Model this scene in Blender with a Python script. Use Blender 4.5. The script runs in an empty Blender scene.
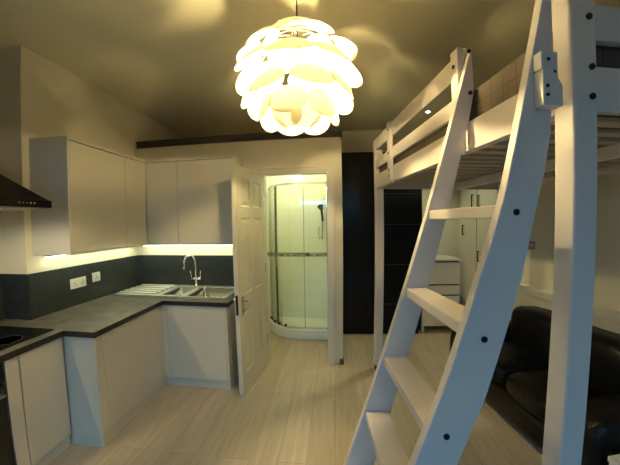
import bpy, bmesh, math, random
from mathutils import Vector, Matrix, Euler
random.seed(7)
SC = bpy.context.scene
COL = SC.collection
PI = math.pi

# ------------------------------------------------------------------ materials
def new_mat(name):
    m = bpy.data.materials.new(name); m.use_nodes = True
    nt = m.node_tree; nt.nodes.clear()
    out = nt.nodes.new('ShaderNodeOutputMaterial')
    b = nt.nodes.new('ShaderNodeBsdfPrincipled')
    nt.links.new(b.outputs[0], out.inputs[0])
    return m, nt, b, out

def N(nt, kind, **kw):
    n = nt.nodes.new(kind)
    for k, v in kw.items(): setattr(n, k, v)
    return n

def mat(name, col, rough=0.5, metal=0.0, var=0.06, scale=6.0, bump=0.0, bscale=60.0, spec=0.5, coat=0.0, stretch=None):
    m, nt, b, out = new_mat(name)
    tc = N(nt, 'ShaderNodeTexCoord')
    vec = tc.outputs['Object']
    if stretch:
        mp = N(nt, 'ShaderNodeMapping'); mp.inputs['Scale'].default_value = stretch
        nt.links.new(vec, mp.inputs[0]); vec = mp.outputs[0]
    no = N(nt, 'ShaderNodeTexNoise'); no.inputs['Scale'].default_value = scale; no.inputs['Detail'].default_value = 4
    nt.links.new(vec, no.inputs['Vector'])
    cr = N(nt, 'ShaderNodeValToRGB')
    e = cr.color_ramp.elements
    e[0].position = .3; e[1].position = .7
    e[0].color = tuple(c*(1-var) for c in col)+(1,)
    e[1].color = tuple(min(1, c*(1+var)) for c in col)+(1,)
    nt.links.new(no.outputs[0], cr.inputs[0]); nt.links.new(cr.outputs[0], b.inputs['Base Color'])
    b.inputs['Roughness'].default_value = rough; b.inputs['Metallic'].default_value = metal
    b.inputs['Specular IOR Level'].default_value = spec
    if coat: b.inputs['Coat Weight'].default_value = coat; b.inputs['Coat Roughness'].default_value = .08
    if bump:
        n2 = N(nt, 'ShaderNodeTexNoise'); n2.inputs['Scale'].default_value = bscale; n2.inputs['Detail'].default_value = 3
        nt.links.new(vec, n2.inputs['Vector'])
        bp = N(nt, 'ShaderNodeBump'); bp.inputs['Strength'].default_value = bump; bp.inputs['Distance'].default_value = .01
        nt.links.new(n2.outputs[0], bp.inputs['Height']); nt.links.new(bp.outputs[0], b.inputs['Normal'])
    return m

def mat_emit(name, col, strength):
    m, nt, b, out = new_mat(name)
    b.inputs['Base Color'].default_value = (.8, .8, .8, 1)
    b.inputs['Emission Color'].default_value = col+(1,)
    b.inputs['Emission Strength'].default_value = strength
    return m

def mat_floor():
    m, nt, b, out = new_mat('laminate_floor')
    tc = N(nt, 'ShaderNodeTexCoord')
    mp = N(nt, 'ShaderNodeMapping'); mp.inputs['Rotation'].default_value = (0, 0, PI/2)
    nt.links.new(tc.outputs['Object'], mp.inputs[0])
    br = N(nt, 'ShaderNodeTexBrick'); br.offset = .37
    br.inputs['Scale'].default_value = 1
    br.inputs['Brick Width'].default_value = 1.2; br.inputs['Row Height'].default_value = .19
    br.inputs['Mortar Size'].default_value = .0025; br.inputs['Mortar Smooth'].default_value = .3
    br.inputs['Color1'].default_value = (.56, .47, .36, 1); br.inputs['Color2'].default_value = (.66, .56, .44, 1)
    br.inputs['Mortar'].default_value = (.42, .35, .27, 1)
    nt.links.new(mp.outputs[0], br.inputs['Vector'])
    mp2 = N(nt, 'ShaderNodeMapping'); mp2.inputs['Scale'].default_value = (14, 1.2, 1)
    nt.links.new(tc.outputs['Object'], mp2.inputs[0])
    no = N(nt, 'ShaderNodeTexNoise'); no.inputs['Scale'].default_value = 2.2; no.inputs['Detail'].default_value = 6; no.inputs['Distortion'].default_value = .6
    nt.links.new(mp2.outputs[0], no.inputs['Vector'])
    cr = N(nt, 'ShaderNodeValToRGB'); cr.color_ramp.elements[0].position = .3; cr.color_ramp.elements[1].position = .72
    cr.color_ramp.elements[0].color = (.82, .80, .78, 1); cr.color_ramp.elements[1].color = (1.03, 1.03, 1.03, 1)
    nt.links.new(no.outputs[0], cr.inputs[0])
    mx = N(nt, 'ShaderNodeMix', data_type='RGBA', blend_type='MULTIPLY'); mx.inputs[0].default_value = 1
    nt.links.new(br.outputs['Color'], mx.inputs[6]); nt.links.new(cr.outputs[0], mx.inputs[7])
    nt.links.new(mx.outputs[2], b.inputs['Base Color'])
    b.inputs['Roughness'].default_value = .42; b.inputs['Specular IOR Level'].default_value = .35
    return m

def mat_tiles(name, c1, c2, mortar, w, hgt, rough=.2):
    m, nt, b, out = new_mat(name)
    tc = N(nt, 'ShaderNodeTexCoord')
    sp = N(nt, 'ShaderNodeSeparateXYZ'); nt.links.new(tc.outputs['Object'], sp.inputs[0])
    ad = N(nt, 'ShaderNodeMath', operation='ADD'); nt.links.new(sp.outputs[0], ad.inputs[0]); nt.links.new(sp.outputs[1], ad.inputs[1])
    cb = N(nt, 'ShaderNodeCombineXYZ'); nt.links.new(ad.outputs[0], cb.inputs[0]); nt.links.new(sp.outputs[2], cb.inputs[1])
    br = N(nt, 'ShaderNodeTexBrick'); br.offset = 0
    br.inputs['Scale'].default_value = 1; br.inputs['Brick Width'].default_value = w; br.inputs['Row Height'].default_value = hgt
    br.inputs['Mortar Size'].default_value = .0025
    br.inputs['Color1'].default_value = c1+(1,); br.inputs['Color2'].default_value = c2+(1,); br.inputs['Mortar'].default_value = mortar+(1,)
    nt.links.new(cb.outputs[0], br.inputs['Vector']); nt.links.new(br.outputs['Color'], b.inputs['Base Color'])
    b.inputs['Roughness'].default_value = rough
    return m

def mat_wall(name, col, bump=.05):
    return mat(name, col, rough=.85, var=.025, scale=2.0, bump=bump, bscale=140, spec=.2)

def mat_mattress():
    m, nt, b, out = new_mat('mattress_ticking')
    tc = N(nt, 'ShaderNodeTexCoord')
    sp = N(nt, 'ShaderNodeSeparateXYZ'); nt.links.new(tc.outputs['Object'], sp.inputs[0])
    def stripes(sock, f, lo, hi):
        mu = N(nt, 'ShaderNodeMath', operation='MULTIPLY'); mu.inputs[1].default_value = f; nt.links.new(sock, mu.inputs[0])
        fr = N(nt, 'ShaderNodeMath', operation='FRACT'); nt.links.new(mu.outputs[0], fr.inputs[0])
        cr = N(nt, 'ShaderNodeValToRGB'); e = cr.color_ramp.elements
        e[0].position = .04; e[1].position = .12; e[0].color = (lo,)*3+(1,); e[1].color = (hi,)*3+(1,)
        nt.links.new(fr.outputs[0], cr.inputs[0]); return cr.outputs[0]
    a = N(nt, 'ShaderNodeMath', operation='ADD'); nt.links.new(sp.outputs[0], a.inputs[0]); nt.links.new(sp.outputs[1], a.inputs[1])
    s1 = stripes(a.outputs[0], 14.0, .5, 1.0); s2 = stripes(sp.outputs[2], 9.0, .7, 1.0)
    mx = N(nt, 'ShaderNodeMix', data_type='RGBA', blend_type='MULTIPLY'); mx.inputs[0].default_value = 1
    nt.links.new(s1, mx.inputs[6]); nt.links.new(s2, mx.inputs[7])
    m2 = N(nt, 'ShaderNodeMix', data_type='RGBA', blend_type='MULTIPLY'); m2.inputs[0].default_value = 1
    nt.links.new(mx.outputs[2], m2.inputs[6]); m2.inputs[7].default_value = (.105, .080, .062, 1)
    nt.links.new(m2.outputs[2], b.inputs['Base Color']); b.inputs['Roughness'].default_value = .8
    return m

def mat_petal():
    m, nt, b, out = new_mat('lamp_petal_plastic')
    nt.nodes.remove(b)
    d = N(nt, 'ShaderNodeBsdfDiffuse'); t = N(nt, 'ShaderNodeBsdfTranslucent')
    no = N(nt, 'ShaderNodeTexNoise'); no.inputs['Scale'].default_value = 8
    tc = N(nt, 'ShaderNodeTexCoord'); nt.links.new(tc.outputs['Object'], no.inputs['Vector'])
    cr = N(nt, 'ShaderNodeValToRGB'); cr.color_ramp.elements[0].color = (.82, .78, .68, 1); cr.color_ramp.elements[1].color = (.88, .84, .74, 1)
    nt.links.new(no.outputs[0], cr.inputs[0])
    nt.links.new(cr.outputs[0], d.inputs[0]); nt.links.new(cr.outputs[0], t.inputs[0])
    mx = N(nt, 'ShaderNodeMixShader'); mx.inputs[0].default_value = .5
    nt.links.new(d.outputs[0], mx.inputs[1]); nt.links.new(t.outputs[0], mx.inputs[2]); nt.links.new(mx.outputs[0], out.inputs[0])
    return m

def mat_glass(name, tint=(.9, 1, .93), gloss=.12):
    m, nt, b, out = new_mat(name)
    nt.nodes.remove(b)
    tr = N(nt, 'ShaderNodeBsdfTransparent'); tr.inputs[0].default_value = tint+(1,)
    gl = N(nt, 'ShaderNodeBsdfGlossy'); gl.inputs['Roughness'].default_value = .03
    lw = N(nt, 'ShaderNodeLayerWeight'); lw.inputs[0].default_value = .25
    mu = N(nt, 'ShaderNodeMath', operation='MULTIPLY_ADD'); mu.inputs[1].default_value = .5; mu.inputs[2].default_value = gloss*.3
    nt.links.new(lw.outputs['Fresnel'], mu.inputs[0])
    mx = N(nt, 'ShaderNodeMixShader'); nt.links.new(mu.outputs[0], mx.inputs[0])
    nt.links.new(tr.outputs[0], mx.inputs[1]); nt.links.new(gl.outputs[0], mx.inputs[2]); nt.links.new(mx.outputs[0], out.inputs[0])
    return m

M = dict(
    wall=mat_wall('wall_paint', (.76, .70, .56)),
    ceil=mat_wall('ceiling_paint', (.88, .81, .60)),
    rear=mat_wall('rear_wall_low_bounce', (.30, .30, .29)),  # unseen wall coloured dark to cut warm bounce onto the ladder and post
    floor=mat_floor(),
    gloss=mat('cabinet_gloss_cream', (.74, .68, .58), rough=.22, var=.015, scale=2, coat=.3),
    side=mat('cabinet_side', (.70, .66, .60), rough=.4, var=.02),
    plinth=mat('plinth_board', (.70, .66, .58), rough=.4, var=.02),
    gap=mat('painted_recess_shade', (.05, .045, .04), rough=.8),  # near-black colour standing in for shade inside gaps and holes
    worktop=mat('worktop_laminate', (.105, .10, .082), rough=.40, var=.45, scale=9, stretch=(1, 1, 1)),
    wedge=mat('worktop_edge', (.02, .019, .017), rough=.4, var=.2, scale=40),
    splash=mat('splashback_laminate', (.028, .034, .036), rough=.35, var=.3, scale=30),
    steel=mat('stainless_steel', (.42, .43, .39), rough=.30, metal=1, var=.05, scale=30),
    handle=mat('polished_handle', (.55, .54, .52), rough=.16, metal=1, var=.02),
    chrome=mat('chrome', (.8, .8, .78), rough=.1, metal=1, var=.02),
    blackglass=mat('black_glass', (.006, .006, .008), rough=.08, var=.1),
    blackgloss=mat('black_gloss_panel', (.006, .006, .007), rough=.22, var=.1, scale=3, spec=.2),
    darkwood=mat('dark_stained_board', (.045, .036, .030), rough=.55, var=.3, scale=5, stretch=(1, 12, 12)),
    white=mat('white_plastic', (.82, .80, .72), rough=.35, var=.02),
    led=mat_emit('led_strip_glow', (.95, 1.0, .66), 17.0),
    bulb=mat_emit('bulb_glow', (1.0, .80, .45), 60.0),
    hoodlamp=mat_emit('hood_lamp_glow', (1.0, .86, .5), 12.0),
    spot=mat_emit('spot_glow', (1.0, .95, .75), 30.0),
    spotb=mat_emit('bath_spot_glow', (.93, 1.0, .7), 30.0),
    door=mat('door_paint', (.74, .69, .57), rough=.38, var=.02, scale=3),
    trim=mat('trim_paint', (.76, .70, .60), rough=.38, var=.02, scale=3),
    bed=mat('bed_white_paint', (.78, .715, .715), rough=.36, var=.03, scale=4, stretch=(1, 1, 1)),
    slat=mat('bed_slat_pine', (.58, .50, .40), rough=.6, var=.08, scale=5, stretch=(1, 10, 10)),
    bolt=mat('black_bolt', (.01, .01, .012), rough=.35, metal=.3),
    foot=mat('grey_foot_cap', (.09, .075, .065), rough=.6),
    leather=mat('black_leather', (.006, .006, .007), rough=.42, var=.2, scale=14, bump=.5, bscale=26, spec=.25),
    mattress=mat_mattress(),
    petal=mat_petal(),
    tile=mat_tiles('shower_tile', (.84, .84, .74), (.87, .87, .77), (.66, .68, .58), .3, .22),
    mosaic=mat_tiles('mosaic_tile', (.05, .045, .03), (.50, .50, .40), (.30, .30, .24), .05, .03),
    acrylic=mat('white_acrylic', (.86, .86, .78), rough=.18, var=.015),
    glass=mat_glass('shower_glass', (.97, 1.0, .955)),
    pane=mat_glass('window_glass', (.98, 1, 1)),
    inlay=mat('dull_inlay', (.035, .036, .036), rough=.4, metal=.3),
    lit_steel=mat('steel_painted_lit', (.78, .78, .72), rough=.42, metal=.85, var=.03, scale=40),  # lighter copy of the sink steel, brightness of lit edges painted in
    channel=mat('steel_painted_shade', (.10, .105, .09), rough=.35, metal=.6),  # darker copy of the sink steel, dark reflection painted into the colour
    hinge=mat('brown_latch', (.06, .025, .015), rough=.4, metal=.6),
    grey=mat('grey_plastic', (.32, .32, .29), rough=.5),
    linen=mat('white_linen', (.82, .82, .82), rough=.9, var=.03, bump=.3, bscale=30),
)

# ------------------------------------------------------------------ mesh builder
class MB:
    def __init__(s): s.bm = bmesh.new()
    def box(s, x0, x1, y0, y1, z0, z1, mtx=None):
        vs = [s.bm.verts.new(Vector(p) if mtx is None else mtx @ Vector(p)) for p in
              ((x0,y0,z0),(x1,y0,z0),(x1,y1,z0),(x0,y1,z0),(x0,y0,z1),(x1,y0,z1),(x1,y1,z1),(x0,y1,z1))]
        for f in ((3,2,1,0),(4,5,6,7),(0,1,5,4),(1,2,6,5),(2,3,7,6),(3,0,4,7)): s.bm.faces.new([vs[i] for i in f])
        return s
    def prism(s, pts, fn, a, b):
        """polygon pts (p,q) extruded between a and b; fn(p,q,t) -> xyz"""
        A = [s.bm.verts.new(fn(p, q, a)) for p, q in pts]; B = [s.bm.verts.new(fn(p, q, b)) for p, q in pts]
        n = len(pts)
        s.bm.faces.new(A[::-1]); s.bm.faces.new(B)
        for i in range(n): s.bm.faces.new([A[i], A[(i+1) % n], B[(i+1) % n], B[i]])
        return s
    def cyl(s, p, q, r, r2=None, n=16, caps=True):
        p, q = Vector(p), Vector(q); d = (q-p).normalized(); r2 = r if r2 is None else r2
        a = d.orthogonal().normalized(); b = d.cross(a)
        A = [s.bm.verts.new(p+(a*math.cos(2*PI*i/n)+b*math.sin(2*PI*i/n))*r) for i in range(n)]
        B = [s.bm.verts.new(q+(a*math.cos(2*PI*i/n)+b*math.sin(2*PI*i/n))*r2) for i in range(n)]
        for i in range(n): s.bm.faces.new([A[i], A[(i+1) % n], B[(i+1) % n], B[i]])
        if caps: s.bm.faces.new(A[::-1]); s.bm.faces.new(B)
        return s
    def tube(s, pts, r, n=10):
        pts = [Vector(p) for p in pts]; rings = []; a = None
        for i, p in enumerate(pts):
            d = (pts[min(i+1, len(pts)-1)]-pts[max(i-1, 0)]).normalized()
            a = d.orthogonal().normalized() if a is None else (a-d*a.dot(d)).normalized()
            b = d.cross(a)
            rings.append([s.bm.verts.new(p+(a*math.cos(2*PI*k/n)+b*math.sin(2*PI*k/n))*r) for k in range(n)])
        for A, B in zip(rings, rings[1:]):
            for k in range(n): s.bm.faces.new([A[k], A[(k+1) % n], B[(k+1) % n], B[k]])
        s.bm.faces.new(rings[0][::-1]); s.bm.faces.new(rings[-1]); return s
    def lathe(s, prof, c, n=24):
        c = Vector(c); rings = []
        for r, z in prof: rings.append([s.bm.verts.new(c+Vector((r*math.cos(2*PI*k/n), r*math.sin(2*PI*k/n), z))) for k in range(n)])
        for A, B in zip(rings, rings[1:]):
            for k in range(n): s.bm.faces.new([A[k], A[(k+1) % n], B[(k+1) % n], B[k]])
        s.bm.faces.new(rings[0][::-1]); s.bm.faces.new(rings[-1]); return s
    def slab(s, xs, ys, inside, z0, z1):
        xs, ys = sorted(xs), sorted(ys); V = {}
        def v(i, j, k):
            if (i, j, k) not in V: V[(i, j, k)] = s.bm.verts.new((xs[i], ys[j], (z0, z1)[k]))
            return V[(i, j, k)]
        I = lambda i, j: 0 <= i < len(xs)-1 and 0 <= j < len(ys)-1 and inside((xs[i]+xs[i+1])/2, (ys[j]+ys[j+1])/2)
        for i in range(len(xs)-1):
            for j in range(len(ys)-1):
                if not I(i, j): continue
                s.bm.faces.new([v(i,j,1), v(i+1,j,1), v(i+1,j+1,1), v(i,j+1,1)])
                s.bm.faces.new([v(i,j+1,0), v(i+1,j+1,0), v(i+1,j,0), v(i,j,0)])
                if not I(i-1, j): s.bm.faces.new([v(i,j,0), v(i,j,1), v(i,j+1,1), v(i,j+1,0)])
                if not I(i+1, j): s.bm.faces.new([v(i+1,j+1,0), v(i+1,j+1,1), v(i+1,j,1), v(i+1,j,0)])
                if not I(i, j-1): s.bm.faces.new([v(i+1,j,0), v(i+1,j,1), v(i,j,1), v(i,j,0)])
                if not I(i, j+1): s.bm.faces.new([v(i,j+1,0), v(i,j+1,1), v(i+1,j+1,1), v(i+1,j+1,0)])
        return s
    def surf(s, rows, close=False):
        R = [[s.bm.verts.new(p) for p in r] for r in rows]
        for A, B in zip(R, R[1:]):
            m = len(A)
            for k in range(m if close else m-1): s.bm.faces.new([A[k], A[(k+1) % m], B[(k+1) % m], B[k]])
        return s
    def build(s, name, m, parent=None, bevel=0, smooth=False, subsurf=0, seg=2):
        bm = s.bm
        bmesh.ops.recalc_face_normals(bm, faces=bm.faces[:])
        if parent is not None:
            bm.transform(Matrix.Translation(-Vector(parent.get('_o', (0, 0, 0)))))
        me = bpy.data.meshes.new(name); bm.to_mesh(me); bm.free()
        o = bpy.data.objects.new(name, me); COL.objects.link(o)
        for mm in (m if isinstance(m, (list, tuple)) else [m]): me.materials.append(mm)
        if parent is not None: o.parent = parent; o['_o'] = parent.get('_o', (0, 0, 0))
        if smooth:
            for p in me.polygons: p.use_smooth = True
        if bevel:
            b = o.modifiers.new('bevel', 'BEVEL'); b.width = bevel; b.segments = seg; b.limit_method = 'ANGLE'; b.angle_limit = .7
        if subsurf:
            u = o.modifiers.new('sub', 'SUBSURF'); u.levels = subsurf; u.render_levels = subsurf
        return o

def box(*a, **k): return MB().box(*a, **k)

def tag(o, label=None, cat=None, group=None, kind=None):
    if label: o['label'] = label
    if cat: o['category'] = cat
    if group: o['group'] = group
    if kind: o['kind'] = kind
    return o

def thing(name, label, cat, loc, group=None, rotz=0, local=False):
    """Empty at the base of a thing. Parts are given in world coordinates, or with local=True in the thing's own."""
    o = bpy.data.objects.new(name, None); COL.objects.link(o)
    o.empty_display_size = .1
    o.location = loc; o.rotation_euler = (0, 0, rotz)
    if not local: o['_o'] = tuple(loc)
    return tag(o, label, cat, group)

def struct(name, mb, m, parent=None, bevel=0):
    o = mb.build(name, m, parent, bevel=bevel)
    if parent is None: o['kind'] = 'structure'
    return o

# ------------------------------------------------------------------ camera (wide-angle action camera)
cd = bpy.data.cameras.new('camera'); cam = bpy.data.objects.new('camera', cd); COL.objects.link(cam)
cd.type = 'PANO'; cd.panorama_type = 'FISHEYE_LENS_POLYNOMIAL'
cd.sensor_width = 36; cd.sensor_height = 27; cd.sensor_fit = 'HORIZONTAL'
cd.fisheye_fov = math.radians(180)
cd.fisheye_polynomial_k0 = 0
cd.fisheye_polynomial_k1, cd.fisheye_polynomial_k2, cd.fisheye_polynomial_k3, cd.fisheye_polynomial_k4 = \
    (-0.05968913286835993, -0.00042890536130318457, 8.815183394652549e-05, -1.7593320456922306e-06)
cd.clip_start = .02
Rr = ((0.9962095765904172, 0.08582058190101062, -0.014188277968575842),
      (0.010709279553324154, 0.04086345978441783, 0.9991073460774353),
      (-0.08632375594811895, 0.995472252439323, -0.039789493366847555))
cm = Matrix(((Rr[0][0], Rr[1][0], -Rr[2][0], 0), (Rr[0][1], Rr[1][1], -Rr[2][1], 0), (Rr[0][2], Rr[1][2], -Rr[2][2], 1.58), (0, 0, 0, 1)))
cam.matrix_world = cm
SC.camera = cam

# ------------------------------------------------------------------ room constants (metres)
CZ = 2.95                        # ceiling
XL, XA, YA = -2.32, -2.57, 1.75  # left wall, alcove wall, return face
YP = 3.00                        # front face of the bathroom partition
YF = 4.30                        # far wall
YR = -3.40                       # window wall behind the camera
PX = .085                        # free end of the partition
BX = -.06                        # shower side of the partition
OX, OY, BA = .697, .812, .1343   # bed corner and its turn
UW = 1.66                        # right wall, measured from the bed's front plane
def bw(u, v, z): return Vector((OX+u*math.cos(BA)-v*math.sin(BA), OY+u*math.sin(BA)+v*math.cos(BA), z))
Bm = Matrix.Translation((OX, OY, 0)) @ Matrix.Rotation(BA, 4, 'Z')

# ------------------------------------------------------------------ setting
struct('floor', box(-2.8, 3.2, YR-.1, YF+.1, -.08, 0), M['floor'])
struct('ceiling', box(-2.8, 3.2, YR-.1, YF+.1, CZ, CZ+.08), M['ceil'])
struct('wall_left', MB().slab([XA-.12, XA, XL], [YR-.1, YA, YF+.1], lambda x, y: x < XA or y > YA, 0, CZ), M['wall'])
struct('wall_back', box(XL, 2.2, YF, YF+.1, 0, CZ), M['wall'])
struct('wall_right', MB().box(UW, UW+.1, -4.6, 3.55, 0, CZ, mtx=Bm), M['wall'])
wf = MB()
wf.box(-2.8, -2.0, YR-.1, YR, 0, CZ); wf.box(1.3, 3.2, YR-.1, YR, 0, CZ); wf.box(-2.0, 1.3, YR-.1, YR, 0, .85); wf.box(-2.0, 1.3, YR-.1, YR, 2.4, CZ)
struct('wall_front', wf, M['rear'])  # dark colour chosen to weaken reflected lamp light
# window behind the camera
win = struct('window_1', MB().box(-2.0, 1.3, YR-.07, YR-.02, .85, .91).box(-2.0, 1.3, YR-.07, YR-.02, 2.34, 2.4).box(-2.0, -1.94, YR-.07, YR-.02, .91, 2.34)
             .box(1.24, 1.3, YR-.07, YR-.02, .91, 2.34).box(.07, .13, YR-.07, YR-.02, .91, 2.34), M['trim'])
box(-1.94, 1.24, YR-.05, YR-.045, .91, 2.34).build('pane', M['pane'], win)
# partition round the shower room
DX0, DX1, DZ = -.75, -.08, 2.09
wp = MB()
wp.box(XL, DX0-.02, YP, YP+.1, 0, 2.47); wp.box(DX1+.02, PX, YP, YP+.1, 0, 2.47); wp.box(DX0-.02, DX1+.02, YP, YP+.1, DZ+.02, 2.47)
wp.box(BX, PX, YP+.1, YF, 0, 2.47)
struct('wall_shower', wp, M['wall'])
struct('ceiling_shower', box(XL, BX, YP+.1, YF, 2.40, 2.47), M['ceil'])
# dark capping board along the top of the partition
cap = MB().box(-2.285, PX+.012, YP-.022, YP+.1, 2.470, 2.505).box(-2.285, PX+.012, YP-.030, YP+.1, 2.511, 2.545).box(-2.283, PX+.010, YP-.014, YP+.1, 2.505, 2.511)
struct('trim_1', cap, M['darkwood'])
# door lining and architrave
dl = MB()
dl.box(DX0-.02, DX0, YP-.005, YP+.105, 0, DZ); dl.box(DX1, DX1+.02, YP-.005, YP+.105, 0, DZ); dl.box(DX0-.02, DX1+.02, YP-.005, YP+.105, DZ, DZ+.02)
for a, b, d in ((0, .074, .012), (.014, .060, .024), (.050, .072, .040)):
    dl.box(DX1+a+.006, DX1+b+.006, YP-d, YP, 0, DZ+a+.006); dl.box(DX0-b-.006, DX0-a-.006, YP-d, YP, 0, DZ+a+.006)
    dl.box(DX0-b-.006, DX1+b+.006, YP-d, YP, DZ+a+.006, DZ+b+.006)
struct('trim_2', dl, M['trim'])
struct('trim_3', box(PX-.035, PX+.012, YP-.035, YP+.04, 0, .055), M['foot'], bevel=.002)
# skirting on far wall and right wall
struct('baseboard_back', box(PX, 1.9, YF-.016, YF, 0, .11), M['trim'])
struct('baseboard_right', MB().box(UW-.016, UW, -2.3, 3.5, 0, .12, mtx=Bm), M['trim'])
# tiled shower walls
TX0 = -1.45
struct('wall_tiles_back', box(TX0, BX, YF-.012, YF, 0, 2.4), M['tile'])
struct('wall_tiles_right', box(BX-.012, BX, YP+.1, YF-.012, 0, 2.4), M['tile'])
struct('wall_tiles_left', box(TX0-.08, TX0, YP+.1, YF, 0, 2.4), M['tile'])
struct('trim_4', MB().box(TX0, BX-.012, YF-.016, YF-.0115, 1.045, 1.105).box(BX-.016, BX-.0115, YP+.3, YF-.016, 1.045, 1.105), M['mosaic'])

# ------------------------------------------------------------------ open white panelled door
hinge = Vector((-.786, 2.968, 0)); free = Vector((-.864, 2.315, 0))
dd = (free-hinge); DW = dd.length; ang = math.atan2(dd.y, dd.x)
door = bpy.data.objects.new('door_1', None); COL.objects.link(door); door.location = hinge; door.rotation_euler = (0, 0, ang)
door['kind'] = 'structure'; door['label'] = 'white six panel door standing open against the sink cabinet end'
# local: x from hinge to free edge, y thickness, facing +y toward the doorway side
def panel_face(mb, ysurf, sgn):
    # raised and fielded panels
    xs = [(.095, DW/2-.04), (DW/2+.04, DW-.095)]
    zs = [(.20, .78), (.93, 1.62), (1.72, 1.97)]
    rects = [(a, b, c, d) for a, b in xs for c, d in zs]
    gx = sorted({0, DW} | {v for r in xs for v in r}); gz = sorted({.008, 2.075} | {v for r in zs for v in r})
    V = {}
    def v(x, z, d=0):
        k = (round(x, 5), round(z, 5), round(d, 5))
        if k not in V: V[k] = mb.bm.verts.new((x, ysurf-sgn*d, z))
        return V[k]
    for i in range(len(gx)-1):
        for j in range(len(gz)-1):
            x0, x1, z0, z1 = gx[i], gx[i+1], gz[j], gz[j+1]
            if (x0, x1) in xs and (z0, z1) in zs:
                prev = (x0, x1, z0, z1, 0)
                for ins, dep in ((.010, .009), (.022, .009), (.050, .002)):
                    cur = (x0+ins, x1-ins, z0+ins, z1-ins, dep)
                    P = [v(prev[0], prev[2], prev[4]), v(prev[1], prev[2], prev[4]), v(prev[1], prev[3], prev[4]), v(prev[0], prev[3], prev[4])]
                    Q = [v(cur[0], cur[2], cur[4]), v(cur[1], cur[2], cur[4]), v(cur[1], cur[3], cur[4]), v(cur[0], cur[3], cur[4])]
                    for k in range(4): mb.bm.faces.new([P[k], P[(k+1) % 4], Q[(k+1) % 4], Q[k]])
                    prev = cur
                mb.bm.faces.new([v(prev[0], prev[2], prev[4]), v(prev[1], prev[2], prev[4]), v(prev[1], prev[3], prev[4]), v(prev[0], prev[3], prev[4])])
            else:
                mb.bm.faces.new([v(x0, z0), v(x1, z0), v(x1, z1), v(x0, z1)])
    return gx, gz, V
mb = MB(); DT = .040
gx, gz, V1 = panel_face(mb, DT, 1)
gx, gz, V2 = panel_face(mb, 0, -1)
def rim(pts):
    for (xa, za), (xb, zb) in zip(pts, pts[1:]):
        k = lambda x, z: (round(x, 5), round(z, 5), 0)
        mb.bm.faces.new([V1[k(xa, za)], V1[k(xb, zb)], V2[k(xb, zb)], V2[k(xa, za)]])
rim([(x, gz[0]) for x in gx]); rim([(gx[-1], z) for z in gz]); rim([(x, gz[-1]) for x in gx]); rim([(gx[0], z) for z in gz])
mb.build('leaf', M['door'], door)
for sgn, y0 in ((1, DT), (-1, 0)):
    hb = MB()
    hb.box(DW-.085, DW-.048, min(y0, y0+sgn*.008), max(y0, y0+sgn*.008), .755, .925)
    hb.cyl((DW-.066, y0, .885), (DW-.066, y0+sgn*.05, .885), .010)
    hb.tube([(DW-.066, y0+sgn*.048, .885), (DW-.09, y0+sgn*.052, .880), (DW-.12, y0+sgn*.054, .888), (DW-.15, y0+sgn*.052, .906), (DW-.178, y0+sgn*.05, .902)], .008)
    hb.cyl((DW-.066, y0, .80), (DW-.066, y0+sgn*.028, .80), .012)
    tag(hb.build('door_handle', M['handle'], door, smooth=False, bevel=.001), 'chrome lever handle on a long back plate')
tag(box(DW, DW+.003, .008, .032, .77, .95).build('latch_plate', M['hinge'], door), 'dark brown latch plate in the door edge')
hg = MB()
for z in (.25, 1.05, 1.8): hg.cyl((-.004, DT*.5+.02, z), (-.004, DT*.5+.02, z+.09), .007)
hg.build('hinge', M['chrome'], door)

# ------------------------------------------------------------------ kitchen: wall cabinets
UZ0, UZ1 = 1.37, 2.25
def wall_cab(name, label, loc): return thing(name, label, 'cabinet', loc)
XU, YU, XR_ = -1.97, 2.71, -.98
YD = 2.40                                                # joint between wide door and corner unit
t = wall_cab('wall_cabinet', 'tall cream wall cabinet with one wide door at the left end of the run', (-2.12, 2.05, UZ0))
MB().box(XL+.002, XU-.020, 1.818, YD-.001, UZ0, UZ1-.002).build('body', M['side'], t, bevel=.001)
tag(box(XL+.002, XU, 1.800, 1.817, UZ0-.012, UZ1+.004).build('end_panel', M['side'], t, bevel=.001), 'grey shaded end panel')
box(XU-.018, XU, 1.819, YD-.002, UZ0, UZ1-.030).build('door', M['gloss'], t, bevel=.002)
box(XL+.002, XU, 1.8175, YD, UZ1-.022, UZ1+.004).build('top_panel', M['side'], t)
box(XL+.002, XU-.004, 1.8175, YD, UZ0-.016, UZ0-.001).build('base_panel', M['side'], t)
t = wall_cab('wall_cabinet', 'cream corner wall cabinet with two narrow doors meeting in the corner', (-2.05, 2.72, UZ0))
inL = lambda x, y: (x < XU or y > YU)
XC = -1.605
MB().slab([XL+.002, XU-.02, XC-.001], [YD+.001, YU+.02, YP-.002], lambda x, y: x < XU-.02 or y > YU+.02, UZ0, UZ1-.002).build('body', M['side'], t)
box(XU-.018, XU, YD+.002, YU-.003, UZ0, UZ1-.030).build('door', M['gloss'], t, bevel=.002)
box(XU+.004, XC-.002, YU, YU+.018, UZ0, UZ1-.030).build('door', M['gloss'], t, bevel=.002)
MB().slab([XL+.002, XU, XC], [YD, YU, YP-.002], inL, UZ1-.022, UZ1+.004).build('top_panel', M['side'], t)
MB().slab([XL+.002, XU-.004, XC], [YD, YU+.004, YP-.002], lambda x, y: x < XU-.004 or y > YU+.004, UZ0-.016, UZ0-.001).build('base_panel', M['side'], t)
t = wall_cab('wall_cabinet', 'cream wall cabinet with one wide door above the sink', (-1.30, 2.84, UZ0))
MB().box(XC+.001, XR_-.018, YU+.02, YP-.002, UZ0, UZ1-.002).build('body', M['side'], t)
box(XC+.002, XR_-.020, YU, YU+.018, UZ0, UZ1-.030).build('door', M['gloss'], t, bevel=.002)
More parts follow.
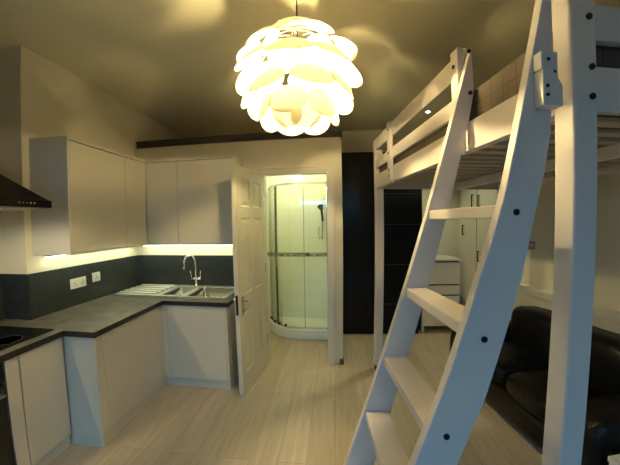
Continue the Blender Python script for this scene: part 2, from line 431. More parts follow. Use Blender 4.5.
box(XR_-.017, XR_, YU-.001, YP-.002, UZ0-.012, UZ1+.004).build('end_panel', M['side'], t, bevel=.001)
box(XC, XR_-.0175, YU, YP-.002, UZ1-.022, UZ1+.004).build('top_panel', M['side'], t)
box(XC, XR_-.018, YU+.004, YP-.002, UZ0-.016, UZ0-.001).build('base_panel', M['side'], t)
# light strips under the wall cabinets
def led(label, x0, x1, y0, y1):
    t = thing('light_strip', label, 'light', ((x0+x1)/2, (y0+y1)/2, 1.33))
    box(x0, x1, y0, y1, 1.337, 1.3545).build('housing', M['white'], t)
    g = .005
    tag(box(x0+g, x1-g, y0+g, y1-g, 1.331, 1.337).build('diffuser', M['led'], t), 'glowing greenish white diffuser')
led('greenish white light strip under the left run of wall cabinets', XL+.06, XL+.10, 1.84, 2.88)
led('greenish white light strip under the wall cabinets above the sink', XL+.14, XR_-.03, YP-.10, YP-.06)

# ------------------------------------------------------------------ kitchen: base units
WT0, WT1 = .82, .86
XB, XN = -1.63, -1.875          # front faces: far run, near (hob) run
YS = 2.40                      # sink run front face
YE = 1.62                      # step between the runs
PZ = .085
t = thing('built_in_oven', 'black built in oven under the hob at the left edge', 'oven', (-2.2, .98, 0))
MB().box(-2.50, XN-.02, .70, 1.25, PZ, WT0-.002).build('body', M['blackgloss'], t)
box(XN-.02, XN, .702, 1.248, .14, .68).build('oven_door', M['blackglass'], t, bevel=.003)
box(XN-.02, XN, .702, 1.248, .69, .815).build('control_panel', M['blackglass'], t, bevel=.003)
MB().tube([(XN, .76, .63), (XN+.035, .76, .63), (XN+.035, 1.22, .63), (XN, 1.22, .63)], .008).build('handle', M['steel'], t)
t = thing('base_cabinet', 'narrow cream base cabinet between the oven and the step in the worktop', 'cabinet', (-2.2, 1.44, 0))
MB().box(XA+.04, XN-.02, 1.255, 1.608, PZ, WT0-.002).build('body', M['side'], t)
box(XN-.018, XN, 1.256, 1.327, .005, WT0-.006).build('filler_panel', M['gloss'], t, bevel=.001)
box(XN-.018, XN, 1.333, 1.606, PZ+.004, WT0-.006).build('door', M['gloss'], t, bevel=.002)
box(XN-.04, XN-.022, 1.329, 1.61, 0, PZ).build('plinth', M['plinth'], t)
t = thing('base_cabinet', 'cream corner base cabinet with one wide door below the left worktop', 'cabinet', (-2.0, 2.05, 0))
box(XL+.01, XB-.02, YE+.02, YP-.012, PZ, .60).build('body', M['side'], t)
tag(box(XL+.01, XB, YE-.001, YE+.017, 0, WT0-.003).build('end_panel', M['gloss'], t, bevel=.001), 'end panel facing the window')
box(XB-.018, XB, YE+.019, YE+.068, PZ+.004, WT0-.006).build('filler_panel', M['gloss'], t, bevel=.001)
box(XB-.018, XB, YE+.072, YS-.070, PZ+.004, WT0-.006).build('door', M['gloss'], t, bevel=.002)
MB().slab([XB-.018, XB, XB+.05], [YS-.067, YS, YS+.018], lambda x, y: x < XB or y > YS, PZ+.004, WT0-.006).build('corner_post', M['gloss'], t)
box(XB-.030, XB-.014, YE+.019, YS+.03, 0, PZ).build('plinth', M['plinth'], t)
t = thing('base_cabinet', 'cream base cabinet under the sink beside the open door', 'cabinet', (-1.3, 2.7, 0))
box(XB-.017, -.998, YS+.020, YP-.012, PZ, .60).build('body', M['side'], t)
box(XB+.053, -1.002, YS, YS+.018, PZ+.004, WT0-.006).build('door', M['gloss'], t, bevel=.002)
box(-.997, -.979, YS-.004, YP-.012, 0, WT0-.003).build('end_panel', M['gloss'], t, bevel=.001)
box(XB-.012, -.998, YS+.022, YS+.038, 0, PZ).build('plinth', M['plinth'], t)

# worktop (one continuous piece with cut-outs for the two bowls)
B1 = (-1.735, -1.515, 2.555, 2.935); B2 = (-1.455, -1.065, 2.535, 2.935)
def in_wt(x, y):
    if B1[0] < x < B1[1] and B1[2] < y < B1[3]: return False
    if B2[0] < x < B2[1] and B2[2] < y < B2[3]: return False
    if y < 1.595: return x < -1.85
    if y < YS-.02: return x < XB+.028 and (x > XL+.001 or y < YA-.001)
    return x > XL+.001
ys = [.62, 1.595, YA-.001, YS-.02, YP-.001, B1[2], B1[3], B2[2]]
wt = MB().slab([XA+.001, XL+.001, -1.85, XB+.028, -.955, B1[0], B1[1], B2[0], B2[1]], ys, in_wt, WT0, WT1).build('worktop', [M['worktop'], M['wedge']])
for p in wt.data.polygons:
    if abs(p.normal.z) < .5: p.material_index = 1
tag(wt, 'dark stone effect L shaped kitchen worktop with a stepped front edge', 'worktop')

# splashbacks
SZ = 1.215
o = box(XL+.001, XL+.011, YA+.001, YP-.012, WT1, SZ).build('splashback', M['splash'], bevel=.001)
tag(o, 'dark grey splashback panel with the sockets on the left wall', 'splashback')
o = box(XL+.012, -.975, YP-.011, YP-.001, WT1, SZ).build('splashback', M['splash'], bevel=.001)
tag(o, 'dark grey splashback panel behind the sink tap', 'splashback')
o = box(XA+.012, XL+.011, YA-.0055, YA-.001, WT1, SZ).build('splashback', M['splash'])
tag(o, 'narrow dark splashback panel on the wall return beside the hob', 'splashback')
o = box(XA+.001, XA+.011, .62, YA-.001, WT1, SZ).build('splashback', M['splash'])
tag(o, 'dark splashback panel behind the hob under the cooker hood', 'splashback')

# hob
o = thing('hob', 'black glass hob set flush in the near end of the worktop', 'hob', (-2.21, 1.2, WT1))
box(-2.50, -1.925, .78, 1.60, WT1, WT1+.006).build('glass_top', M['blackglass'], o, bevel=.002)
for cx, cy, r in ((-2.36, 1.02, .09), (-2.05, 1.02, .075), (-2.36, 1.38, .075), (-2.05, 1.38, .09)):
    MB().lathe([(r, 0), (r, .0006), (r-.004, .0006), (r-.004, 0)], (cx, cy, WT1+.006), 32).build('cooking_zone_ring', M['foot'], o)

# cooker hood
o = thing('cooker_hood', 'black pyramid cooker hood above the hob', 'hood', (-2.24, 1.16, 1.70))
hz = 1.700
box(XA+.004, -1.89, .70, 1.605, hz, hz+.05).build('canopy_rim', M['blackgloss'], o, bevel=.003)
py = MB()
A = [(XA+.004, .71), (-1.90, .71), (-1.90, 1.595), (XA+.004, 1.595)]; B = [(XA+.004, 1.03), (-2.30, 1.03), (-2.30, 1.28), (XA+.004, 1.28)]
va = [py.bm.verts.new((x, y, hz+.05)) for x, y in A]; vb = [py.bm.verts.new((x, y, hz+.40)) for x, y in B]
py.bm.faces.new(va[::-1]); py.bm.faces.new(vb)
for i in range(4): py.bm.faces.new([va[i], va[(i+1) % 4], vb[(i+1) % 4], vb[i]])
py.build('canopy', M['blackgloss'], o, bevel=.003)
box(XA+.004, -2.31, 1.04, 1.27, hz+.40, CZ-.005).build('chimney', M['blackgloss'], o, bevel=.002)
tag(box(XA+.01, -1.90, .72, 1.59, hz-.010, hz-.0005).build('filter', M['steel'], o), 'pale metal underside')
bt = MB()
for k in range(5): bt.cyl((-1.8895, 1.40+k*.022, hz+.026), (-1.886, 1.40+k*.022, hz+.026), .006, n=10)
tag(bt.build('buttons', M['chrome'], o), 'row of small pale buttons')
for yy in (.95, 1.37): MB().lathe([(.030, -.010), (.034, -.014), (.020, -.0145)], (-2.05, yy, hz), 18).build('lamp_lens', M['hoodlamp'], o)

# ------------------------------------------------------------------ sink and tap
t = thing('kitchen_sink', 'stainless steel one and a half bowl sink with ribbed drainer on the left', 'sink', (-1.65, 2.73, WT1))
SX0, SX1, SY0, SY1 = -2.255, -1.025, 2.485, 2.985
fl = MB()
def in_fl(x, y): return not ((B1[0]+.01 < x < B1[1]-.01 and B1[2]+.01 < y < B1[3]-.01) or (B2[0]+.01 < x < B2[1]-.01 and B2[2]+.01 < y < B2[3]-.01))
g = .01
fl.slab([SX0, SX1, B1[0]+g, B1[1]-g, B2[0]+g, B2[1]-g], [SY0, SY1, B1[2]+g, B1[3]-g, B2[2]+g, B2[3]-g], in_fl, WT1+.001, WT1+.006)
fl.build('rim', M['lit_steel'], t, bevel=.002)  # rim takes the lighter steel so its shine is in the colour
rb = MB()
rb.box(SX0, SX1, SY0, SY0+.014, WT1+.006, WT1+.012); rb.box(SX0, SX1, SY1-.016, SY1, WT1+.006, WT1+.014)
rb.box(SX0, SX0+.012, SY0, SY1, WT1+.006, WT1+.010)
for k in range(5):
    y = 2.575+k*.085
    MB().cyl((SX0+.03, y, WT1+.0155), (-1.80, y, WT1+.0155), .009, n=12).build('drainer_rib', M['lit_steel'], t)  # rib highlights painted by the lighter steel
rb.build('drainer', M['steel'], t)
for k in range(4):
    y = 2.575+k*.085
    box(SX0+.035, -1.805, y+.018, y+.067, WT1+.0055, WT1+.0068).build('channel_shade_strip', M['channel'], t)  # thin dark strip painting the dark reflection between ribs
for b, dz in ((B1, .13), (B2, .17)):
    x0, x1, y0, y1 = b[0]+g, b[1]-g, b[2]+g, b[3]-g
    mbw = MB(); rows = []
    def loop(i, z):
        r = .03
        pts = []
        for cx, cy, a0 in ((x1-i-r, y1-i-r, 0), (x0+i+r, y1-i-r, 90), (x0+i+r, y0+i+r, 180), (x1-i-r, y0+i+r, 270)):
            for k in range(5):
                a = math.radians(a0+k*22.5); pts.append((cx+r*math.cos(a), cy+r*math.sin(a), z))
        return pts
    rows = [loop(-.004, WT1+.0065), loop(.003, WT1+.003), loop(.010, WT1-dz+.03), loop(.03, WT1-dz)]
    mbw.surf(rows, close=True)
    mbw.bm.faces.new([v for v in mbw.bm.verts][-20:])
    ob = mbw.build('bowl', M['steel'], t, smooth=True)
    so = ob.modifiers.new('solid', 'SOLIDIFY'); so.thickness = .001
    cx, cy = (x0+x1)/2, (y0+y1)/2
    MB().lathe([(.038, 0), (.038, .004), (.025, .004), (.018, .001)], (cx, cy, WT1-dz+.0012), 20).build('plug_hole', M['chrome'], ob)
t = thing('kitchen_tap', 'chrome swan neck mixer tap rising behind the sink bowls', 'tap', (-1.50, 2.955, WT1+.014))
tx, ty, tz = -1.545, 2.940, WT1+.012
MB().lathe([(.026, 0), (.026, .012), (.018, .02), (.016, .075), (.013, .085)], (tx, ty, tz), 20).build('base', M['chrome'], t, smooth=True)
pts = [(tx, ty, tz+.06), (tx, ty, tz+.20)]
for k in range(1, 11):
    a = PI*k/10*1.05; pts.append((tx-.025*(1-math.cos(a))*1.1, ty-.075*(1-math.cos(a)), tz+.27+.085*math.sin(a)))
pts.append((pts[-1][0]-.002, pts[-1][1]-.004, pts[-1][2]-.04))
MB().tube(pts, .011, 12).build('spout', M['chrome'], t, smooth=True)
MB().cyl((tx-.058, ty, tz+.088), (tx+.058, ty, tz+.088), .014).build('crossbar', M['chrome'], t, smooth=True)
for s in (-1, 1):
    MB().tube([(tx+s*.052, ty, tz+.088), (tx+s*.056, ty-.004, tz+.13), (tx+s*.064, ty-.006, tz+.18)], .006).build('lever', M['chrome'], t, smooth=True)

# sockets on the left splashback
def socket(label, y0, y1, z0, z1, gangs):
    t = thing('wall_socket', label, 'socket', (XL+.011, (y0+y1)/2, z0))
    box(XL+.0112, XL+.021, y0, y1, z0, z1).build('face_plate', M['white'], t, bevel=.003)
    w = (y1-y0)/gangs
    for k in range(gangs):
        c = y0+w*(k+.5)
        box(XL+.021, XL+.025, c+.008, c+.022, z1-.034, z1-.014).build('switch', M['white'], t, bevel=.001)
        pn = MB(); zz = z0+.03
        pn.box(XL+.021, XL+.0216, c-.004, c+.004, zz+.012, zz+.024); pn.box(XL+.021, XL+.0216, c-.018, c-.008, zz-.004, zz+.002); pn.box(XL+.021, XL+.0216, c+.008, c+.018, zz-.004, zz+.002)
        pn.build('pin_holes', M['gap'], t)
socket('white double wall socket on the dark splashback', 2.085, 2.245, 1.015, 1.105, 2)
socket('white single wall socket beside the double one, nearer the corner', 2.320, 2.410, 1.030, 1.120, 1)

# ------------------------------------------------------------------ shower room
t = thing('shower_enclosure', 'quadrant glass shower enclosure on a curved white tray seen through the doorway', 'shower', (-.55, 3.95, 0))
TXL, TXR, TYF, TYB = -1.00, BX-.014, 3.615, YF-.018
RAD = .55
def quad(off, n=14):
    """front outline of the tray from back left round the curve to front right"""
    pts = [(TXL+off, TYB)]
    for k in range(n+1):
        a = PI+PI/2*k/n
        pts.append((TXL+off+(RAD-off)+(RAD-off)*math.cos(a), TYF+off+(RAD-off)+(RAD-off)*math.sin(a)))
    pts.append((TXR, TYF+off)); return pts
o0 = quad(0); o1 = quad(.05)
mbt = MB()
mbt.prism(o0+[(TXR, TYB)], lambda p, q, z: (p, q, z), 0, .085)
mbt.build('tray', M['acrylic'], t, bevel=.012, seg=3)
lip = MB()
def ring(pa, pb, z0, z1):
    mb = MB()
    for k in range(len(pa)-1):
        P = [pa[k], pa[k+1], pb[k+1], pb[k]]
        vs = [mb.bm.verts.new((x, y, z)) for z in (z0, z1) for x, y in P]
        for f in ((3,2,1,0),(4,5,6,7),(0,1,5,4),(1,2,6,5),(2,3,7,6),(3,0,4,7)): mb.bm.faces.new([vs[i] for i in f])
    bmesh.ops.remove_doubles(mb.bm, verts=mb.bm.verts[:], dist=1e-5)
    return mb
ring(quad(.004), quad(.075), .085, .135).build('tray_rim', M['acrylic'], t, bevel=.008)
ring(quad(.030), quad(.058), .136, .160).build('bottom_rail', M['chrome'], t)
ring(quad(.030), quad(.058), 2.055, 2.085).build('top_rail', M['chrome'], t)
ga, gb = quad(.040), quad(.045)
for nm, a, b in (('glass_panel', 0, 5), ('glass_panel', 5, 14), ('glass_panel', 14, len(ga)-1)):
    ring(ga[a:b+1], gb[a:b+1], .160, 2.055).build(nm, M['glass'], t)
def post(i, f, r, m, lab=None):
    x = ga[i][0]+(ga[min(i+1, len(ga)-1)][0]-ga[i][0])*f; y = ga[i][1]+(ga[min(i+1, len(ga)-1)][1]-ga[i][1])*f
    o = box(x-r, x+r, y-r, y+r, .160, 2.055).build('upright', m, t)
    if lab: tag(o, lab)
post(8, .4, .011, M['foot'], 'dark grey door profile'); post(15, .14, .004, M['grey']); post(2, 0, .006, M['chrome'])
box(TXR-.03, TXR, TYF+.03, TYF+.06, .136, 2.085).build('upright', M['chrome'], t)
x, y = ga[9]
MB().tube([(x, y-.02, .98), (x, y-.05, .98), (x, y-.05, 1.16), (x, y-.02, 1.16)], .008).build('door_pull', M['chrome'], t)
for i in (4, 7, 9, 11): tag(MB().cyl((ga[i][0], ga[i][1]-.004, .175), (ga[i][0], ga[i][1]-.024, .175), .018, n=14).build('roller', M['bolt'], t), 'dark runner wheel at the foot of the glass')
t = thing('shower_set', 'black and chrome hand shower hanging on a riser rail in the cubicle', 'shower head', (-.185, YF-.05, 1.2))
rx, ry = -.185, YF-.055
MB().cyl((rx, ry, 1.30), (rx, ry, 1.98), .010).build('riser_rail', M['chrome'], t)
for z in (1.32, 1.96): MB().cyl((rx, ry, z), (rx, YF-.012, z), .012).build('bracket', M['chrome'], t)
tag(MB().tube([(rx+.01, ry-.02, 1.58), (rx, ry-.035, 1.68), (rx-.005, ry-.05, 1.76)], .016).cyl((rx-.005, ry-.045, 1.745), (rx-.02, ry-.10, 1.79), .02, .045).build('handset', M['bolt'], t), 'black hand shower')
MB().tube([(rx+.01, ry-.02, 1.59), (rx+.012, ry-.03, 1.45), (rx-.01, ry-.03, 1.34), (rx-.04, ry-.03, 1.31), (rx-.055, ry-.02, 1.38), (rx-.05, YF-.02, 1.5)], .006).build('hose', M['grey'], t)
o = thing('ceiling_spotlight', 'round white spotlight in the shower room ceiling', 'light', (-.62, 3.72, 2.395))
MB().lathe([(.05, 0), (.055, -.004), (.055, -.006), (.04, -.008)], (-.62, 3.72, 2.40), 24).build('bezel', M['white'], o)
MB().lathe([(.038, -.003), (.038, -.009)], (-.62, 3.72, 2.40), 24).build('lamp_face', M['spotb'], o)

# ------------------------------------------------------------------ far end: wardrobe, drawers, fitted cupboard
t = thing('wardrobe', 'tall black gloss two door wardrobe against the far wall', 'wardrobe', (.64, 4.05, 0))
WX0, WX1, WY = .095, 1.175, 3.80
MB().box(WX0, WX1, WY+.02, YF-.018, .06, 2.50).build('carcass', M['blackgloss'], t, bevel=.002)
box(WX0+.01, WX1-.01, WY+.05, YF-.03, 0, .06).build('plinth', M['blackgloss'], t)
tag(box(WX0, .525, WY, WY+.019, .065, 2.495).build('door', M['blackgloss'], t, bevel=.002), 'plain black door')
d2 = box(.529, WX1, WY, WY+.019, .065, 2.495).build('door', M['blackgloss'], t, bevel=.002)
tag(d2, 'black door with thin horizontal inlay lines')
for z in (.44, .98, 1.52, 1.93, 2.30): box(.535, WX1-.005, WY-.0015, WY, z, z+.006).build('inlay_line', M['inlay'], d2)
MB().box(.590, .600, WY-.03, WY-.02, 1.42, 1.66).box(.590, .600, WY-.02, WY, 1.44, 1.45).box(.590, .600, WY-.02, WY, 1.63, 1.64).build('handle', M['steel'], d2)
t = thing('chest_of_drawers', 'white chest of drawers between the black wardrobe and the right wall', 'drawers', (1.46, 4.05, 0))
CX0, CX1, CY = 1.20, 1.715, 3.83
MB().box(CX0, CX1, CY+.03, YF-.018, .10, 1.0).build('carcass', M['trim'], t)
for x in (CX0+.01, CX1-.05):
    for y in (CY+.05, YF-.08): box(x, x+.04, y, y+.04, 0, .10).build('leg', M['trim'], t)
box(CX0-.004, CX1+.004, CY-.01, YF-.018, 1.02, 1.045).build('top', M['trim'], t, bevel=.002)
box(CX0+.005, CX1-.005, CY+.03, YF-.03, 1.0, 1.02).build('gap_shade_strip', M['gap'], t)  # dark strip painting the shade under the top's lip
for k, (z0, z1) in enumerate(((.12, .535), (.555, .68), (.70, .995))):
    box(CX0+.002, CX1-.002, CY, CY+.02, z0, z1).build('drawer', M['trim'], t, bevel=.002)
for z0 in (.535, .68): box(CX0+.004, CX1-.004, CY+.022, CY+.029, z0, z0+.02).build('gap_shade_strip', M['gap'], t)  # dark strips painting the shade between drawers
t = thing('fitted_cupboard', 'white fitted cupboard with tall doors along the right wall under the bed', 'cupboard', bw(1.6, 2.7, 0), rotz=BA, local=True)
t.location = (OX, OY, 0)
FU = 1.615
MB().box(FU+.02, UW-.018, 2.16, 3.19, 0, 2.35).build('frame', M['trim'], t)
for v0, v1, z0, z1, hv, hz0, hz1 in ((2.17, 2.80, .06, 1.62, 2.74, 1.02, 1.16), (2.17, 2.80, 1.64, 2.33, 2.74, 1.75, 1.90), (2.82, 3.18, .06, 1.62, 3.10, 1.36, 1.50), (2.82, 3.18, 1.64, 2.33, 2.88, 1.72, 1.92)):
    d = MB().box(FU, FU+.019, v0, v1, z0, z1).build('door', M['trim'], t, bevel=.003)
    MB().box(FU-.03, FU-.02, hv, hv+.012, hz0, hz1).box(FU-.02, FU, hv, hv+.012, hz0, hz0+.012).box(FU-.02, FU, hv, hv+.012, hz1-.012, hz1).build('handle', M['bolt'], d)
# boxed ledge behind the sofa
struct('trim_5', MB().box(UW-.07, UW, -1.2, 2.09, 0, .80, mtx=Bm).box(UW-.085, UW, -1.2, 2.10, .80, .865, mtx=Bm), M['trim'], bevel=.003)
t = thing('light_switch', 'pale grey double switch plate on the right wall above the sofa', 'switch', (OX, OY, 0), rotz=BA, local=True)
MB().box(UW-.012, UW, 1.89, 2.00, 1.26, 1.35).build('face_plate', M['grey'], t, bevel=.002)
for v in (1.92, 1.965): MB().box(UW-.017, UW-.012, v-.008, v+.008, 1.29, 1.32).build('rocker', M['white'], t, bevel=.001)
# small ceiling spotlight over the far end
sx, sy = 1.20, 3.56
o = thing('ceiling_spotlight', 'small bright ceiling spotlight glimpsed between the bed rails', 'light', (sx, sy, CZ-.01))
MB().lathe([(.034, 0), (.038, -.006), (.038, -.010), (.025, -.012)], (sx, sy, CZ), 24).build('bezel', M['white'], o)
MB().lathe([(.024, -.004), (.024, -.014)], (sx, sy, CZ), 24).build('lamp_face', M['spot'], o)

# ------------------------------------------------------------------ loft bed
bed = thing('loft_bed', 'white wooden high sleeper loft bed filling the right side of the room', 'bed', (OX, OY, 0), rotz=BA, local=True)
BWID, BLEN = 1.46, 2.135
PT = 2.62
def post_(u0, v0, top, lab=None):
    o = box(u0, u0+.08, v0, v0+.066, .05, top).build('post', M['bed'], bed, bevel=.006, seg=3)
    box(u0+.004, u0+.076, v0+.004, v0+.062, 0, .05).build('foot', M['foot'], o)
    return o
near = post_(0, 0, PT); post_(0, BLEN-.066, 2.395); post_(BWID-.08, 0, PT); post_(BWID-.08, BLEN-.066, 2.395)
E0 = .026
LOW, MID, TOP = (1.90, 2.035), (2.10, 2.19), (2.285, 2.40)
V1 = .535                                       # where the ladder opening ends
# long side facing the room
box(.004, .004+E0, .066, BLEN-.066, *LOW).build('side_board', M['bed'], bed, bevel=.004)
box(.004, .004+E0, V1, BLEN-.066, *MID).build('guard_rail', M['bed'], bed, bevel=.004)
box(.004, .004+E0, V1, BLEN-.066, *TOP).build('guard_rail', M['bed'], bed, bevel=.004)
box(-.026, .003, 1.545, 1.615, 1.885, 2.40).build('upright', M['bed'], bed, bevel=.003)
box(-.026, .003, V1+.002, V1+.062, 1.885, 2.405).build('upright', M['bed'], bed, bevel=.003)
# wall side
uw = BWID-.004
for z in (LOW, MID, TOP): box(uw-E0, uw, .066, BLEN-.066, *z).build('guard_rail', M['bed'], bed, bevel=.004)
# ends
for v in (.020, BLEN-.020-E0):
    for z in (LOW, (2.115, 2.225) if v < .1 else MID, (2.42, 2.54) if v < .1 else TOP):
        box(.08, BWID-.08, v, v+E0, *z).build('end_board', M['bed'], bed, bevel=.004)
# slat supports and slats
for u in (.032, BWID-.032-.03): box(u, u+.03, .07, BLEN-.07, 1.905, 1.94).build('slat_rail', M['bed'], bed)
box(BWID/2+.02, BWID/2+.06, .05, BLEN-.05, 1.875, 1.94).build('centre_beam', M['bed'], bed, bevel=.003)
for k in range(17):
    v = .085+k*.117
    box(.034, BWID-.034, v, v+.058, 1.941, 1.959).build('slat', M['slat'], bed, bevel=.002)
def bolts(pts, d):
    for p in pts:
        p = Vector(p); o = MB().cyl(p, p+Vector(d)*.004, .0095, n=18).build('bolt', M['bolt'], bed)
bolts([(.056, 0, 2.168), (.060, 0, 2.020), (.060, 0, 1.934)], (0, -1, 0))
bolts([(-.026, 1.58, z) for z in (1.95, 2.00, 2.14, 2.34)]+[(-.026, V1+.035, 2.325)], (-1, 0, 0))
# mattress rests on the slats
mt = box(.036, BWID-.036, .052, BLEN-.052, 1.96, 2.20).build('mattress', M['mattress'], bevel=.03, seg=4)
mt.location = (OX, OY, 0); mt.rotation_euler = (0, 0, BA)
tag(mt, 'brown quilted mattress lying inside the white loft bed', 'mattress')

# ladder leaning on the bed's long side
lad = thing('bed_ladder', 'white wooden ladder with flat treads leaning on the loft bed', 'ladder', (OX, OY, 0), rotz=BA, local=True)
K = .306
def lerp(tab):
    def f(z):
        for (z0, u0), (z1, u1) in zip(tab, tab[1:]):
            if z <= z1: return u0+(u1-u0)*(z-z0)/(z1-z0)
        return tab[-1][1]
    return f
def stringer(v0, v1, front, back):
    """raking board given by its front and back edge as (z, u) tables"""
    pts = [(u, z) for z, u in front]+[(u, z) for z, u in back[::-1]]
    return MB().prism(pts, lambda p, q, t: (p, t, q), v0, v1).build('stringer', M['bed'], lad, bevel=.003), lerp(front), lerp(back)
_, uf2, ub2 = stringer(.020, .050, [(0, -.738), (.85, -.463), (1.071, -.386), (1.38, -.294), (1.634, -.213), (1.835, -.164), (2.221, -.074), (2.31, -.055)],
                       [(0, -.605), (.816, -.335), (1.053, -.246), (1.38, -.155), (1.577, -.113), (1.722, -.077), (1.83, -.057), (2.045, -.047), (2.31, -.041)])
L1 = lambda z: -.206-K*(1.637-z)
_, uf1, ub1 = stringer(.497, .527, [(0, L1(0)), (1.2, L1(1.2)), (2.235, L1(2.235)), (2.385, L1(2.385)+.002)], [(0, -.552), (2.037, -.002), (2.17, .026), (2.385, .024)])
for z in (1.622, 1.275, .955, .685, .40, .12):
    u1, u2 = uf1(z), uf2(z)
    mbt = MB(); th = .040
    mbt.prism([(u1+.005, .4965), (min(u1+.118, ub1(z-.04)-.002), .4965), (min(u2+.116, ub2(z-.04)-.002), .0505), (u2+.005, .0505)], lambda p, q, t: (p, q, t), z-th, z)
    mbt.build('tread', M['bed'], lad, bevel=.004)
def lb(pts, v):
    for u, z in pts: MB().cyl((u, v, z), (u, v-.004, z), .0095, n=18).build('bolt', M['bolt'], lad)
lb([(-.173, 1.60), (-.264, 1.233), (-.367, .937), (-.45, .66)], .020)
lb([(.008, 2.362), (.008, 2.165)], .497)
# hook block holding the ladder to the post
MB().prism([(-.112, 1.895), (-.050, 1.895), (-.050, 1.955), (-.082, 1.998), (-.112, 1.998)], lambda p, q, t: (p, t, q), -.014, .0195).build('hook_block', M['bed'], lad, bevel=.003)
box(-.112, -.094, -.010, .0195, 2.000, 2.052).build('hook_tongue', M['bed'], lad, bevel=.003)
box(-.092, -.046, .004, .0195, 1.94, 2.060).build('hook_plate', M['bed'], lad, bevel=.002)
for u, z, v in ((-.100, 1.925, -.014), (-.100, 1.950, -.014), (-.078, 2.036, .004), (-.060, 2.000, .004)):
    MB().cyl((u, v, z), (u, v-.003, z), .005, n=12).build('screw', M['bolt'], lad)

# ------------------------------------------------------------------ black leather sofa under the bed
sf = thing('sofa', 'black leather sofa standing under the loft bed against the right wall', 'sofa', (OX, OY, 0), rotz=BA, local=True)
S0, S1, SV0, SV1 = .69, 1.56, .42, 1.90
def soft(u0, u1, v0, v1, z0, z1, name, bev=.05, sag=0.0, puff=0.0, nd=6):
    mb = MB(); mb.box(u0, u1, v0, v1, z0, z1)
    bmesh.ops.subdivide_edges(mb.bm, edges=mb.bm.edges[:], cuts=nd, use_grid_fill=True)
    c = Vector(((u0+u1)/2, (v0+v1)/2, (z0+z1)/2)); hx = Vector(((u1-u0)/2, (v1-v0)/2, (z1-z0)/2))
    for v in mb.bm.verts:
        q = Vector(((v.co.x-c.x)/hx.x, (v.co.y-c.y)/hx.y, (v.co.z-c.z)/hx.z))
        r = max(abs(q.x), abs(q.y), abs(q.z))
        # round the corners
        p = 5.0
        l = (abs(q.x)**p+abs(q.y)**p+abs(q.z)**p)**(1/p)
        if l > 0: q = q*(r/l)
        wr = puff*(math.sin(v.co.y*23+v.co.z*9)*.5+math.sin(v.co.x*31+v.co.z*17)*.5)
        v.co = Vector((c.x+q.x*hx.x, c.y+q.y*hx.y, c.z+q.z*hx.z)) + Vector((wr, wr*.5, wr))
    return mb.build(name, M['leather'], sf, smooth=True, subsurf=1)
soft(S0+.03, S1, SV0+.03, SV1-.03, .06, .30, 'base', puff=.002)
soft(S0, S1-.02, SV1-.24, SV1, .05, .56, 'armrest', puff=.004)
soft(S0, S1-.02, SV0, SV0+.24, .05, .56, 'armrest', puff=.004)
soft(S1-.26, S1, SV0+.05, SV1-.05, .10, .66, 'back_frame', puff=.003)
vm = (SV0+SV1)/2
for a, b in ((SV0+.245, vm-.004), (vm+.004, SV1-.245)):
    soft(S0+.015, S1-.30, a, b, .27, .45, 'seat_cushion', puff=.005)
    soft(S1-.40, S1-.12, a, b, .40, .79, 'back_cushion', puff=.008)
for u in (S0+.08, S1-.10):
    for v in (SV0+.08, SV1-.08): MB().cyl((u, v, 0), (u, v, .075), .025, n=14).build('foot', M['foot'], sf)

t = thing('storage_box', 'plain white box on the floor at the near end of the black sofa', 'box', (OX, OY, 0), rotz=BA, local=True)
MB().box(.70, 1.15, .12, .38, 0, .39).build('body', M['linen'], t, bevel=.006)
MB().box(.695, 1.155, .115, .385, .39, .42).build('lid', M['linen'], t, bevel=.006)

# ------------------------------------------------------------------ pendant lamp
LC = Vector((-.172, 1.385, 2.298))
lamp = thing('pendant_lamp', 'large glowing white pendant lamp made of overlapping round petals', 'lamp', tuple(LC))
MB().cyl(LC+Vector((0, 0, .20)), (LC.x, LC.y, CZ-.05), .004, n=8).build('cord', M['bolt'], lamp)
MB().lathe([(.05, 0), (.05, -.02), (.02, -.05)], (LC.x, LC.y, CZ), 20).build('ceiling_rose', M['white'], lamp)
MB().lathe([(.014, .17), (.020, .16), (.020, .09), (.012, .085)], LC, 16).build('lamp_holder', M['grey'], lamp)
MB().lathe([(.010, .085), (.016, .06), (.030, .03), (.034, 0), (.028, -.022), (.012, -.034)], LC, 20).build('bulb', M['bulb'], lamp, smooth=True)
# wire cage carrying the petals
cg = MB()
for k in range(8):
    a = 2*PI*k/8
    cg.tube([LC+Vector((.215*math.cos(b)*math.cos(a), .215*math.cos(b)*math.sin(a), .215*math.sin(b))) for b in [math.radians(d) for d in range(-80, 86, 12)]], .002, 5)
for b in (-50, 0, 50):
    bb = math.radians(b)
    cg.tube([LC+Vector((.215*math.cos(bb)*math.cos(2*PI*k/28), .215*math.cos(bb)*math.sin(2*PI*k/28), .215*math.sin(bb))) for k in range(29)], .002, 5)
cg.build('cage', M['grey'], lamp)
def petal_mesh(a, b):
    mb = MB(); nr, na = 6, 28
    c = mb.bm.verts.new((0, 0, 0)); prev = None
    for i in range(1, nr+1):
        r = i/nr; ring_ = []
        for k in range(na):
            th = 2*PI*k/na; x, y = a*r*math.cos(th), b*r*math.sin(th)
            ring_.append(mb.bm.verts.new((x, y, -(x*x/(2*.20)+y*y/(2*.22)))))
        for k in range(na):
            if prev is None: mb.bm.faces.new([c, ring_[k], ring_[(k+1) % na]])
            else: mb.bm.faces.new([prev[k], ring_[k], ring_[(k+1) % na], prev[(k+1) % na]])
        prev = ring_
    o = mb.build('petal', M['petal'], None, smooth=True)
    s = o.modifiers.new('solid', 'SOLIDIFY'); s.thickness = .0015
    return o
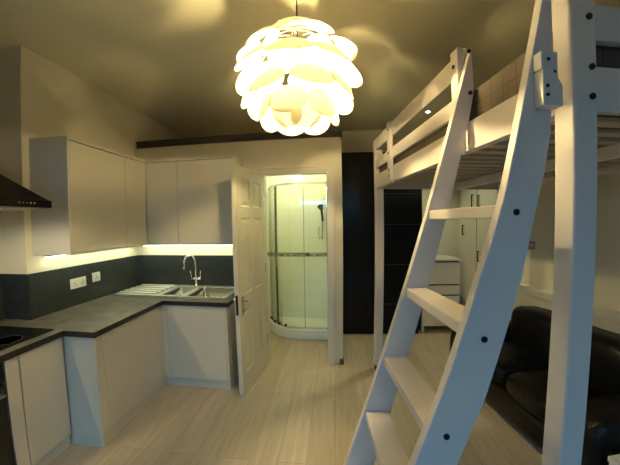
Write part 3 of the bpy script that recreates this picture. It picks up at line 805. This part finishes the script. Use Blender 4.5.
rings = [  # latitude, count, start angle, half width, half height, radius, flare
    (54, 5, -90, .100, .082, .250, -16),
    (29, 7, -66, .102, .070, .268, 32),
    (6, 8, -92, .104, .076, .270, 40),
    (-18, 8, -70, .098, .070, .262, 48),
    (-42, 7, -95, .090, .064, .248, 52),
    (-67, 5, -50, .082, .062, .232, 20),
]
for lat, n, a0, a, b, rad, flare in rings:
    proto = None
    for k in range(n):
        az = math.radians(a0+360*k/n+random.uniform(-4, 4)); la = math.radians(lat+random.uniform(-2, 2))
        d = Vector((math.cos(la)*math.cos(az), math.cos(la)*math.sin(az), math.sin(la)))
        ln_ = la+math.radians(flare+random.uniform(-6, 6))
        nrm = Vector((math.cos(ln_)*math.cos(az), math.cos(ln_)*math.sin(az), math.sin(ln_)))
        tx_ = Vector((-math.sin(az), math.cos(az), 0)); ty_ = nrm.cross(tx_)
        if proto is None: proto = petal_mesh(a*1.04, b*1.04); o = proto
        else: o = proto.copy(); COL.objects.link(o)
        o.parent = lamp
        p = d*rad*1.04
        o.matrix_local = Matrix(((tx_.x, ty_.x, nrm.x, p.x), (tx_.y, ty_.y, nrm.y, p.y), (tx_.z, ty_.z, nrm.z, p.z), (0, 0, 0, 1)))

# ------------------------------------------------------------------ lights
def point(name, loc, power, col, r):
    l = bpy.data.lights.new(name, 'POINT'); l.energy = power; l.color = col; l.shadow_soft_size = r
    o = bpy.data.objects.new(name, l); COL.objects.link(o); o.location = loc; return o
def area(name, loc, rot, sx, sy, power, col):
    l = bpy.data.lights.new(name, 'AREA'); l.shape = 'RECTANGLE'; l.size = sx; l.size_y = sy; l.energy = power; l.color = col
    o = bpy.data.objects.new(name, l); COL.objects.link(o); o.location = loc; o.rotation_euler = rot; return o
point('lamp_light', LC+Vector((0, 0, -.01)), 252, (1.0, .79, .365), .05)
area('window_light', (.1, -5.1, 2.84), (math.radians(70), 0, 0), 5.0, 1.1, 230, (.15, .56, 1.0))
point('shower_light', (-.62, 3.72, 2.33), 14, (.98, 1.0, .62), .04)
def spot(name, loc, power, col, deg, r):
    l = bpy.data.lights.new(name, 'SPOT'); l.energy = power; l.color = col; l.shadow_soft_size = r; l.spot_size = math.radians(deg); l.spot_blend = .6
    o = bpy.data.objects.new(name, l); COL.objects.link(o); o.location = loc; return o
spot('far_spot_light', (sx, sy, CZ-.03), 45, (.95, 1.0, .60), 95, .03)
for yy in (.95, 1.37): spot('hood_light', (-2.05, yy, 1.68), 9, (1.0, .84, .5), 172, .02)

w = bpy.data.worlds.new('dusk'); SC.world = w; w.use_nodes = True
bg = w.node_tree.nodes['Background']; bg.inputs[0].default_value = (.35, .55, 1, 1); bg.inputs[1].default_value = .25

for o in COL.objects:
    if '_o' in o: del o['_o']

SC.view_settings.view_transform = 'Standard'; SC.view_settings.look = 'None'
SC.view_settings.exposure = 0; SC.view_settings.gamma = 1; SC.view_settings.use_curve_mapping = False
SC.cycles.use_denoising = True
SC.cycles.max_bounces = 8; SC.cycles.transparent_max_bounces = 12
